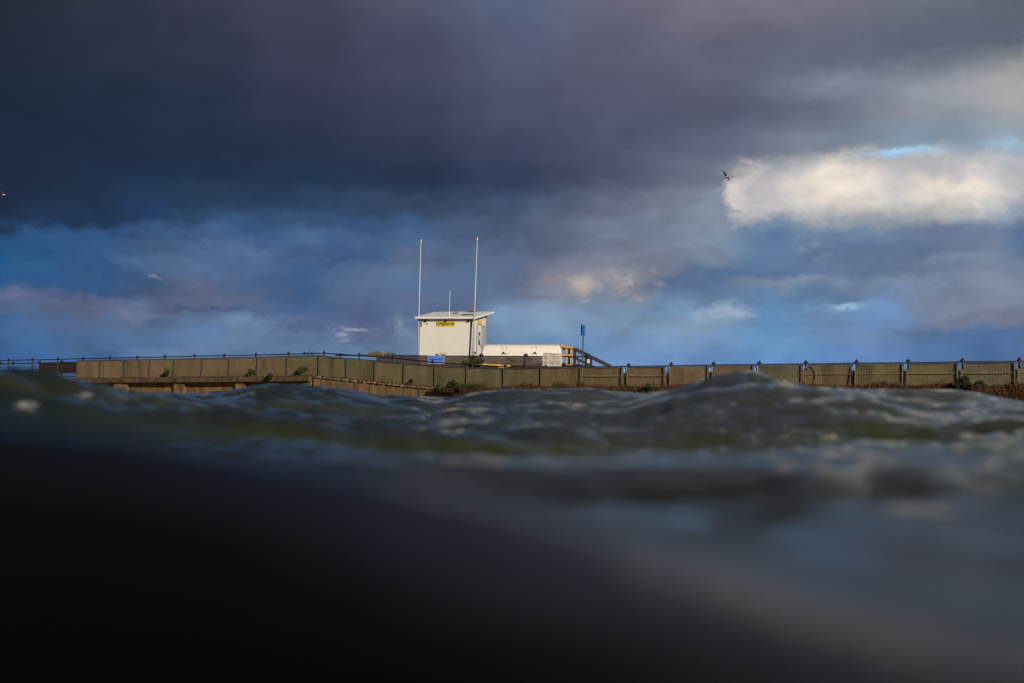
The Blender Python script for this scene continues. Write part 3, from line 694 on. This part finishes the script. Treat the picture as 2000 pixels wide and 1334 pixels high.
a = P(1136.5, 760, 70.5); c = P(1139.4, 636, 70.5)
bs_ = empty('post_sign', a, 'narrow blue sign seen nearly edge-on atop a slim grey post', 'sign')
b = MB(); b.tube([a, c], .032, 8); b.build('post', M['fence_post'], bs_)
F = Matrix.Translation(P(1139.0, 645.2, 70.45)) @ Matrix.Rotation(R(64), 4, 'Z') @ Matrix.Rotation(R(90), 4, 'X')
on(F, -.19, -.26, .19, .26, -.015, .015, 'board', M['blue_dull'], bs_)
F2 = F @ Matrix.Translation((0,0,.0))
on(F2, -.21, -.27, -.191, .27, -.03, .03, 'edge_frame', M['navy'], bs_)

# ------------------------------------------------------------------ rescue pole along the rail
YP = 70.3
p = empty('rescue_pole', P(960, 720, YP), 'long grey and yellow rescue pole lashed along the railing below the container', 'pole')
b = MB(); b.tube([P(872, 710.3, YP+1.2), P(925, 712.6, YP+.3), P(985, 713.8, YP)], .035, 8); b.build('shaft', M['grey'], p)
b = MB(); b.tube([P(942, 712.6, YP-.05), P(978, 713.8, YP-.05)], .055, 8); b.build('grip', M['yellow'], p)
b = MB(); b.tube([P(974, 717.2, YP-.1), P(992, 716.8, YP-.1)], .075, 8).tube([P(990, 714.5, YP-.1), P(997, 715.5, YP-.1)], .05, 8); b.build('head', M['yellow_sign'], p)
b = MB(); b.tube([P(992.5, 716, YP-.12), P(993, 724, YP-.12)], .025, 6); b.build('strap', M['dark'], p)

# ------------------------------------------------------------------ plants
def tuft(name, c, h, w, n, mat, label, cat='grass tuft', group=None, lean=.35, bw=.02):
    r = random.Random(hash(label) % 9999 if False else int(abs(c.x * 131 + c.z * 71)) ); b = MB()
    for k in range(n):
        base = c + Vector((r.uniform(-w, w) * .6, r.uniform(-.2, .2), 0)); hh = h * r.uniform(.45, 1.0)
        d = Vector((r.gauss(0, lean), r.gauss(0, lean), 1)).normalized(); s = Vector((r.uniform(-1,1), r.uniform(-1,1), 0)).normalized() * bw
        m1 = base + d * hh * .55; tip = base + d * hh + Vector((d.x * .25 * hh, d.y * .2 * hh, -.06 * hh))
        vs = [b.bm.verts.new(v) for v in (base - s, base + s, m1 + s * .7, tip, m1 - s * .7)]
        b.bm.faces.new(vs)
    return tag(b.build(name, mat), label, cat, group)
def bush(name, c, rx, rz, n, mat, label, cat='bush', group=None, leaf=.07, ry=.3):
    r = random.Random(int(abs(c.x * 173 + c.z * 37))); root = empty(name, c - Vector((0,0,rz)), label, cat, group)
    b = MB(); lobes = [Vector((r.uniform(-.6,.6)*rx, r.uniform(-.5,.5)*ry, r.uniform(-.5,.55)*rz)) for _ in range(6)]
    for k in range(n):
        lo = r.choice(lobes); v = Vector((r.gauss(0,1), r.gauss(0,1), r.gauss(0,1))).normalized() * (r.random() ** .5)
        p = c + lo + Vector((v.x * rx * .5, v.y * ry * .6, v.z * rz * .5))
        a1 = Vector((r.gauss(0,1), r.gauss(0,1), r.gauss(0,1))).normalized(); a2 = a1.orthogonal().normalized(); s = leaf * r.uniform(.5, 1.3)
        vs = [b.bm.verts.new(p + q) for q in (a1 * s, a2 * s * .4, -a1 * s, -a2 * s * .4)]; b.bm.faces.new(vs)
    b.build('foliage', mat, root)
    b = MB()
    for lo in lobes: b.tube([c - Vector((0,0,rz)), c + lo * .9], [.02,.008], 5)
    b.build('stem', M['timber'], root)
    return root
G = 'small plants growing along the fence foot'
def on_fence(px, py, out=.25): return P(px, py, Yf(px)) + NRM * out * 1.0
bush('shrub', on_fence(333, 729), .20, .26, 420, M['leaf_green'], 'upright green shrub growing before the third to fourth tan fence panels at the left', group=G)
bush('shrub', on_fence(498, 727.5), .30, .22, 500, M['leaf_green'], 'low green shrub at the fence foot left of the ledge overhang clump', group=G)
bush('shrub', on_fence(596, 724), .34, .20, 700, M['leaf_green'], 'rounded olive bush halfway up the panel just left of the ramp corner', group=G)
bush('shrub', on_fence(546, 738, .75), .20, .30, 700, M['leaf_dark'], 'dark clump of leaves hanging over the sea wall ledge', group=G)
bush('shrub', on_fence(904, 756, .7), .45, .34, 1100, M['leaf_dark'], 'dark green bush at the foot of the ramp, left of the long grass', group=G)
bush('shrub', on_fence(880, 758, .8), .28, .28, 600, M['leaf_green'], 'small bright green bush on the ramp wall edge', group=G)
bush('shrub', on_fence(812, 745, .4), .16, .12, 120, M['dry_brown'], 'small rusty plant on the ramp fence foot', group=G)
bush('shrub', on_fence(1895, 752, .8), .40, .40, 1200, M['leaf_dark'], 'dark bush on the bank near the right edge, left of two', group=G)
bush('shrub', on_fence(1922, 756, .8), .40, .28, 900, M['leaf_dark'], 'lower dark bush on the bank near the right edge, right of two', group=G)
bush('shrub', on_fence(1290, 758, .9), .25, .16, 400, M['leaf_green'], 'small green bush in the brown growth left of the wave peak', group=G)
bush('shrub', P(905, 708, 77.5) + Vector((.5,0,-.1)), .62, .25, 900, M['leaf_olive'], 'olive bush before the right foot of the white hut', group='plants by the hut')
bush('shrub', P(932, 706, 77.2), .45, .22, 700, M['leaf_green'], 'green bush between the hut and the white container', group='plants by the hut')
tuft('leafy_plant', P(864, 703, 78), .52, .22, 26, M['leaf_olive'], 'pointed leafy plant standing up behind the blue cyclists sign', 'plant', lean=.3, bw=.035)
tuft('grass_tuft', P(735, 696, 79), .50, .75, 130, M['grass_yellow'], 'tuft of golden grass above the ramp fence left of the hut', lean=.30, bw=.014)
tuft('grass_tuft', P(762, 696, 79), .42, .5, 60, M['leaf_olive'], 'thin olive stalks beside the golden grass left of the hut', lean=.30, bw=.010)
tuft('grass_tuft', P(602, 693, 77.8), .34, .50, 36, M['leaf_dark'], 'dark spiky grass above the fence at the top of the ramp', lean=.6, bw=.014)
tuft('grass_tuft', on_fence(940, 766, .8), .62, 1.0, 420, M['leaf_green'], 'long green grass spilling over the wall at the foot of the ramp', lean=.40, bw=.014)
tuft('grass_tuft', on_fence(1100, 758, .4), .42, .5, 160, M['leaf_olive'], 'olive grass against the fence beneath the cream notice', lean=.28, bw=.012)
tuft('grass_tuft', on_fence(1143, 757, .4), .32, .30, 120, M['dry_brown'], 'rusty dry grass beneath the narrow blue post sign', lean=.28, bw=.012)
tuft('grass_tuft', on_fence(908, 768, 1.0), .35, .9, 300, M['dry_brown'], 'russet dead grass on the wall below the dark green bush', lean=.4, bw=.014)
# the overgrown bank in front of the fence: earth with dry stalks nobody could count
b = MB()
BX = [880, 914, 986, 1136, 1300, 1500, 1700, 1850, 2000, 2400]
for i in range(len(BX) - 1):
    p0, p1 = fbase(BX[i]), fbase(BX[i+1])
    hi = lambda x: -.02 if x > 930 else -.35
    a0, a1 = p0 + NRM * .55 + Vector((0,0,hi(BX[i]))), p1 + NRM * .55 + Vector((0,0,hi(BX[i+1])))
    c0, c1 = p0 + NRM * 3.5, p1 + NRM * 3.5; c0.z -= 1.2; c1.z -= 1.2
    d0, d1 = p0 + NRM * 6.0, p1 + NRM * 6.0; d0.z = d1.z = .2
    b.quad(a0, a1, c1, c0); b.quad(c0, c1, d1, d0)
tag(b.build('bank', M['earth']), kind='structure')
def cover(name, x0, x1, n, mat, hmin, hmax, seed, maxout=3.3, wid=.012):
    r = random.Random(seed); b = MB()
    for k in range(n):
        x = r.uniform(x0, x1); o = (r.random() ** 1.6) * maxout + .12; pb = fbase(x) + NRM * o
        pb.z -= 0 if o < .55 else (o - .55) * .4
        cl = mnoise.noise(Vector((x * .02, o, seed)))
        hh = r.uniform(hmin, hmax) * (1 + .9 * cl)
        d = Vector((r.gauss(0,.35), r.gauss(0,.35), 1)).normalized(); s = Vector((r.uniform(-1,1), r.uniform(-.4,.4), 0)).normalized() * wid
        tip = pb + d * hh
        b.bm.faces.new([b.bm.verts.new(v) for v in (pb - s, pb + s, tip + s * .3, tip - s * .3)])
        for j in range(3):
            q = pb.lerp(tip, r.uniform(.3, 1)); a1 = Vector((r.gauss(0,1), r.gauss(0,1), r.gauss(0,1))).normalized() * r.uniform(.02,.055); a2 = a1.orthogonal() * .5
            b.bm.faces.new([b.bm.verts.new(q + v) for v in (a1, a2, -a1, -a2)])
    return tag(b.build(name, mat), kind='stuff')
tag(cover('undergrowth', 930, 2150, 15000, M['dry_brown'], .10, .30, 3), 'rusty brown dry undergrowth along the foot of the fence on the right', 'undergrowth')
tag(cover('undergrowth', 985, 2100, 5000, M['dry_mix'], .12, .34, 5), 'olive and straw stalks mixed through the dry undergrowth', 'undergrowth')
tag(cover('weeds', 155, 870, 1500, M['dry_mix'], .03, .10, 9, .5), 'low weeds in the cracks along the top of the sea wall', 'weeds')

# ------------------------------------------------------------------ gulls
def gull(loc, rz, span, wing_up, mats, label, bank=0.0, sweep=.25):
    root = empty('gull', loc, label, 'gull'); X = Matrix.Translation(loc) @ Matrix.Rotation(rz, 4, 'Z') @ Matrix.Rotation(bank, 4, 'Y')
    # one continuous surface: body rings along x with the wings drawn out of its sides
    b = MB(); L = .42
    prof = [(-.5,.004,.0),(-.44,.028,.01),(-.36,.034,.012),(-.30,.034,.008),(-.18,.055,0),(0,.068,-.005),(.16,.055,0),(.30,.03,.008),(.40,.034,.012),(.50,.030,.012)]
    n = 12; rings = []
    for (t, r_, z) in prof:
        flat = .35 if t > .35 else 1.0
        rings.append([b.bm.verts.new((t * L, r_ * math.cos(2*math.pi*k/n) * (1.5 if t > .35 else 1), r_ * flat * math.sin(2*math.pi*k/n) + z)) for k in range(n)])
    for i in range(len(rings)-1):
        for k in range(n): b.bm.faces.new((rings[i][k], rings[i][(k+1)%n], rings[i+1][(k+1)%n], rings[i+1][k]))
    b.bm.faces.new(rings[0]); b.bm.faces.new(rings[-1][::-1])
    b.bm.transform(X); body = b.build('body', mats[0], root, smooth=True)
    for sgn in (-1, 1):
        b = MB(); cs_ = []
        for (s, ch, up, sw) in ((.04,.15,.0,0),(.16,.16,.06,-.02),(.30,.14,.10,-.05),(.42,.10,.085,.0),(.55,.06,.05,.06),(.66,.012,.0,.13)):
            y = sgn * s * span / 1.3 * math.cos(wing_up[0 if sgn<0 else 1]); z = up * .8 + s * math.sin(wing_up[0 if sgn<0 else 1]) * span / 1.3
            x0 = -ch * .45 + sw * sweep * 4 * .4; x1 = x0 + ch
            cs_.append([b.bm.verts.new(v) for v in ((x0, y, z), (x0 + ch*.3, y, z+.012), (x1, y, z+.002), (x0 + ch*.3, y, z-.006))])
        for c0, c1 in zip(cs_, cs_[1:]):
            for k in range(4): b.bm.faces.new((c0[k], c0[(k+1)%4], c1[(k+1)%4], c1[k]))
        b.bm.faces.new(cs_[0]); b.bm.faces.new(cs_[-1][::-1]); b.bm.transform(X); b.build('wing', mats[1], root, smooth=True)
    b = MB(); b.tube([(-.20,0,.004),(-.26,0,-.004)], [.012,.003], 6); b.bm.transform(X); b.build('beak', M['yellow'], root)
gull(P(1419, 345, 105), R(150), 1.2, (R(-28), R(48)), (M['feather_tan'], M['feather_brown']), 'brown gull with raised wings flying before the bright cloud', R(20))
gull(P(7, 380.5, 150), R(160), 1.0, (R(12), R(30)), (M['feather_white'], M['feather']), 'small white gull flying at the left edge of the dark sky', 0)

# ------------------------------------------------------------------ the sea
def horizon(px): return 840 + (px - 1000) * math.tan(ROLL)
# crest and trough lines: distance ahead -> photo height, over a range of bearings (bearing measured in photo pixels)
COL = [-600, -200, 0, 150, 280, 400, 530, 620, 700, 800, 860, 960, 1100, 1200, 1260, 1350, 1400, 1440, 1475, 1510, 1560, 1700, 1880, 1940, 2000, 2200, 2600]
def T_(*v): return dict(zip(COL, v))
# silhouette of the far edge and its distance
SIL = [(-600,735),(-200,716),(0,720),(60,722),(100,728),(150,741),(200,752),(250,761),(300,767),(400,767.5),(460,761),(500,753),(530,749.5),(570,750),(620,754),(665,757),(700,764),(740,771.5),(800,773),(860,777),(900,772),(960,763),(1010,760),(1060,761),(1100,758.5),(1150,758),(1200,764),(1260,769),(1300,763),(1350,750),(1400,734),(1440,725),(1475,723.5),(1500,734),(1540,749),(1580,756),(1640,758),(1700,760),(1800,760),(1880,762),(1920,769),(1970,779),(2000,786),(2200,790),(2600,770)]
SILY = [(-600,4.1),(0,4.1),(200,4.6),(300,7),(420,10.5),(1200,11),(1300,9.0),(1400,6.8),(1480,6.5),(1560,7.0),(1900,8),(2600,8)]
# middle ridge (top of the olive wave face) and the foot of that face
MID = [(-600,770),(0,772),(150,785),(300,808),(500,826),(700,831),(900,831),(1000,828),(1200,812),(1350,788),(1500,772),(1620,768),(1700,775),(1800,796),(1900,792),(2000,796),(2600,800)]
MIDY = [(-600,3.55),(300,3.6),(700,4.0),(1000,4.4),(1500,4.8),(2000,4.6),(2600,4.4)]
FOOT = [(-600,850),(0,852),(400,862),(700,874),(900,884),(1200,884),(1500,880),(1700,868),(2000,858),(2600,858)]
FOOTY = [(-600,3.1),(200,3.1),(400,3.1),(700,3.4),(1200,3.8),(1500,3.9),(2000,3.7),(2600,3.6)]
NEARC = [(-600,868),(0,868),(300,886),(700,896),(900,898),(1200,902),(1500,900),(1700,898),(2000,905),(2600,910)]   # top of the near olive swell
NEARY = [(-600,1.6),(0,1.6),(900,1.75),(2600,1.8)]
NEARF = [(-600,890),(0,890),(500,930),(900,968),(1300,975),(1600,962),(2000,970),(2600,980)]
NEARFY = [(-600,1.3),(700,1.5),(900,1.64),(1500,1.66),(1700,1.6),(2600,1.57)]
LIP = [(-600,815),(0,822),(250,845),(500,885),(750,930),(1000,985),(1300,1055),(1600,1110),(2000,1150),(2600,1200)]  # shoulder of the dark swell at the lens
LIPY = [(-600,.36),(0,.36),(1000,.36),(2000,.34),(2600,.34)]
def knots(px):
    pxq = max(-600, min(2600, px)); h = horizon(pxq)
    zz = lambda y, Y: (h - y) / FPX * Y
    out = []
    ly = interp(pxq, LIPY); lz = zz(interp(pxq, LIP), ly)
    w3 = min(1, max(0, (pxq - 200) / 600)); L = interp(pxq, LIP); z5 = zz(L, .52)      # the swell at the lens: a rounded shoulder, steep below and flattening away
    kk = 1 + 1.3 * (1 - min(1, max(0, (pxq - 200) / 1500)))
    out += [(.05, -.33), (.13, -.33), (.20, z5 - .195 - .02 * kk), (.24, z5 - .124 - .018 * kk)] + [(yy, z5 - dz * kk) for yy, dz in ((.28, .076), (.31, .0525), (.34, .0372), (.37, .0263), (.40, .0183), (.45, .0086), (.52, 0))] + [
            (.64, zz(L + 8 - 28 * w3, .64)), (.95, .5 * zz(L + 12 - 42 * w3, .95) + .5 * zz(interp(pxq, NEARF), .95) - .010)]
    ny = interp(pxq, NEARFY); nz = zz(interp(pxq, NEARF), ny); out.append((ny, nz))
    y = interp(pxq, NEARY); out.append((y, zz(interp(pxq, NEARC), y)))
    y = interp(pxq, FOOTY); out.append((y, zz(interp(pxq, FOOT), y)))
    y = interp(pxq, MIDY); zm = zz(interp(pxq, MID), y); out.append((y, zm))
    sy = interp(pxq, SILY); sz = zz(interp(pxq, SIL), sy)
    if sy > y * 1.9: out.append((y * 1.35, zm + .012)); out.append((sy * .8, sz * .72))
    elif sy > y * 1.2: out.append(((y + sy) / 2, (zm + sz) / 2 - .03))
    else: out.pop(); 
    out.append((sy, sz)); out.append((sy * 1.12, sz * .55)); out.append((sy * 1.4, -.12)); out.append((sy * 1.9, -.2)); out.append((90, -.25))
    return out
def build_sea():
    rs = np.geomspace(.05, 70, 520)
    azs = np.concatenate([np.linspace(-math.pi, -R(32), 90, endpoint=False), np.linspace(-R(32), R(32), 720, endpoint=False), np.linspace(R(32), math.pi, 90, endpoint=False)])
    lr = np.log(rs)
    Z = np.zeros((len(azs), len(rs)))
    for i, a in enumerate(azs):
        ac = max(-R(30), min(R(30), a)); ks = knots(1000 + math.tan(ac) * FPX); c = math.cos(ac)
        ky = np.log([k[0] / c for k in ks]); kz = np.array([k[1] for k in ks])
        # smooth: dense linear interpolation, later blurred; knots clamped to be increasing
        for j in range(1, len(ky)):
            if ky[j] <= ky[j-1]: ky[j] = ky[j-1] + 1e-3
        z = np.interp(lr, ky, kz)
        w = 1 - min(1, max(0, (abs(a) - R(26)) / R(30))); w = w * w * (3 - 2 * w)
        Z[i] = z * w + (1 - w) * -.24
    # blur along distance (keeps crests, rounds creases) and bearing
    def blur(A, n, ax):
        k = np.hanning(2 * n + 3)[1:-1]; k /= k.sum()
        pad = [(0, 0), (0, 0)]; pad[ax] = (n, n); B = np.pad(A, pad, mode='edge')
        out = np.zeros_like(A)
        for t, w in enumerate(k):
            out += w * (B[t:t + A.shape[0], :] if ax == 0 else B[:, t:t + A.shape[1]])
        return out
    Z = blur(Z, 4, 1); Z = blur(Z, 3, 0)
    AA, RR = np.meshgrid(azs, rs, indexing='ij')
    X = np.sin(AA) * RR; Y = np.cos(AA) * RR
    rg = np.random.default_rng(11); D = np.zeros_like(Z)
    # wind chop: many crossed wavelets, longest 3 m
    for k in range(90):
        lam = .06 * (1.7 / .06) ** rg.random(); th = rg.normal(R(75), R(38)); kx, ky_ = math.cos(th) * 2 * math.pi / lam, math.sin(th) * 2 * math.pi / lam
        ph = rg.random() * 6.28; amp = .0037 * lam ** .92
        cut = np.clip((RR - lam * 1.1) / (lam * 3.0), 0, 1); mx = np.clip(lam / (RR * .013) - .6, 0, 1)
        s = .5 + .5 * np.sin(kx * X + ky_ * Y + ph)
        D += amp * (s ** 1.6 - .45) * 2 * cut * mx
    Z = Z + D * np.clip((RR - .8) / 2.6, 0, 1)
    ph2 = 1.1 * np.sin(X * 2.2 + 1.0) + .6 * np.sin(X * 5.1 + Y * 1.5)
    win = np.clip((RR - .50) / .25, 0, 1) * np.clip((2.2 - RR) / .8, 0, 1)
    Z = Z + win * (.0046 * np.sin(2 * np.pi * (Y + .45 * X) / .41 + ph2) + .0022 * np.sin(2 * np.pi * (Y - .7 * X) / .23 + 2 * ph2))
    # bring the crests back to their measured height after the chop
    far = RR > 2.4; El = np.where(far, Z / (RR * np.cos(np.clip(AA, -1.2, 1.2))), -9).max(axis=1)
    want = np.zeros(len(azs))
    for i, a in enumerate(azs):
        px = 1000 + math.tan(max(-R(30), min(R(30), a))) * FPX; want[i] = (horizon(px) - interp(px, SIL)) / FPX
    de = (El - want) * (np.abs(azs) < R(27)); de = np.convolve(de, np.hanning(15) / np.hanning(15).sum(), mode='same')
    Z -= de[:, None] * RR * np.clip((RR - 2.6) / 2.0, 0, 1) * (RR < 30)
    n0, n1 = Z.shape; V = np.stack([X, Y, Z], -1).reshape(-1, 3)
    idx = np.arange(n0 * n1).reshape(n0, n1); nx = np.roll(idx, -1, axis=0)
    F = np.stack([idx[:, :-1], nx[:, :-1], nx[:, 1:], idx[:, 1:]], -1).reshape(-1, 4)[:, ::-1]
    me = bpy.data.meshes.new('sea'); me.vertices.add(len(V) + 1); me.vertices.foreach_set('co', np.vstack([V, [[0, 0, -.26]]]).ravel())
    tri = np.stack([idx[:, 0], np.full(n0, len(V)), nx[:, 0]], -1)[:, ::-1]
    me.loops.add(F.size + tri.size); me.polygons.add(len(F) + len(tri))
    me.loops.foreach_set('vertex_index', np.concatenate([F.ravel(), tri.ravel()]))
    st_ = np.concatenate([np.arange(len(F)) * 4, F.size + np.arange(len(tri)) * 3])
    me.polygons.foreach_set('loop_start', st_)
    me.update(calc_edges=True); me.validate()
    bm = bmesh.new(); bm.from_mesh(me); bmesh.ops.recalc_face_normals(bm, faces=bm.faces)
    if sum(f.normal.z for f in list(bm.faces)[:500]) < 0: bmesh.ops.reverse_faces(bm, faces=bm.faces)
    bm.to_mesh(me); bm.free()
    me.polygons.foreach_set('use_smooth', [True] * len(me.polygons))
    o = bpy.data.objects.new('sea', me); C.objects.link(o)
    m = bpy.data.materials.new('sea_water'); m.use_nodes = True; T = NT(m.node_tree); bs = m.node_tree.nodes['Principled BSDF']
    g = T.n('ShaderNodeNewGeometry').outputs['Position']
    mp = T.n('ShaderNodeMapping'); T.put(mp.inputs[0], g); mp.inputs['Scale'].default_value = (.8, 1.6, 1)
    n1_ = T.noise(mp.outputs[0], 1.3, 4, .5)
    ln = T.n('ShaderNodeVectorMath', operation='LENGTH'); T.put(ln.inputs[0], g)
    dark_fade = T.sm(ln.outputs['Value'], .6, 3.2)          # near-black shade painted into the colour round the lens, fading out with distance
    c = T.mix(T.sm(n1_.outputs[0], .3, .7), (.013,.020,.008), (.046,.056,.015))
    c = T.mix(dark_fade, (.0008,.0009,.0003), c)
    T.put(bs.inputs['Base Color'], c); bs.inputs['IOR'].default_value = 1.333; bs.inputs['Roughness'].default_value = .06
    n2_ = T.noise(mp.outputs[0], 14.0, 7, .68, .5)
    bp = T.n('ShaderNodeBump'); bp.inputs['Strength'].default_value = .9; bp.inputs['Distance'].default_value = .03
    T.put(bp.inputs['Strength'], T.sm(ln.outputs['Value'], .4, 1.5, .25, .75)); T.put(bp.inputs['Height'], n2_.outputs[0]); T.put(bs.inputs['Normal'], bp.outputs[0])
    me.materials.append(m); tag(o, kind='structure')
    return azs, rs, Z
azs, rs, ZG = build_sea()
def sea_z(x, y):
    a = math.atan2(x, y); r = math.hypot(x, y)
    i = int(np.clip(np.searchsorted(azs, a), 1, len(azs) - 1)); j = int(np.clip(np.searchsorted(rs, r), 1, len(rs) - 1))
    return float(ZG[i, j])
def sea_hit(px, py):              # where a line of sight meets the water
    Y = .3
    while Y < 30:
        p = P(px, py, Y)
        if sea_z(p.x, p.y) > p.z: return p
        Y *= 1.006
    return P(px, py, 10)
m = material('foam_white', (.32,.33,.31), .9, .2, 20)
b = MB(); r = random.Random(5)
for (px, py, w, n) in ((165,771,15,150),(52,790,21,190),(1622,853,18,150),(1890,851,20,130),(1128,792,15,90),(494,770,6,40),(1280,768,8,50),(1530,748,22,60)):
    for k in range(n * 2):
        x = px + r.gauss(0, .5) * w; y = py + r.gauss(0, .5) * w * .32
        p = sea_hit(x, y); s = w / FPX * p.y * r.uniform(.015, .06)
        bmesh.ops.create_icosphere(b.bm, subdivisions=1, radius=s, matrix=Matrix.Translation(p + Vector((0,0,-s*.2))) @ Matrix.Diagonal((1.5,1.2,.6,1)))
tag(b.build('foam', m, smooth=True), 'small patches of pale foam and bubbles on the dark waves', 'foam', kind='stuff')
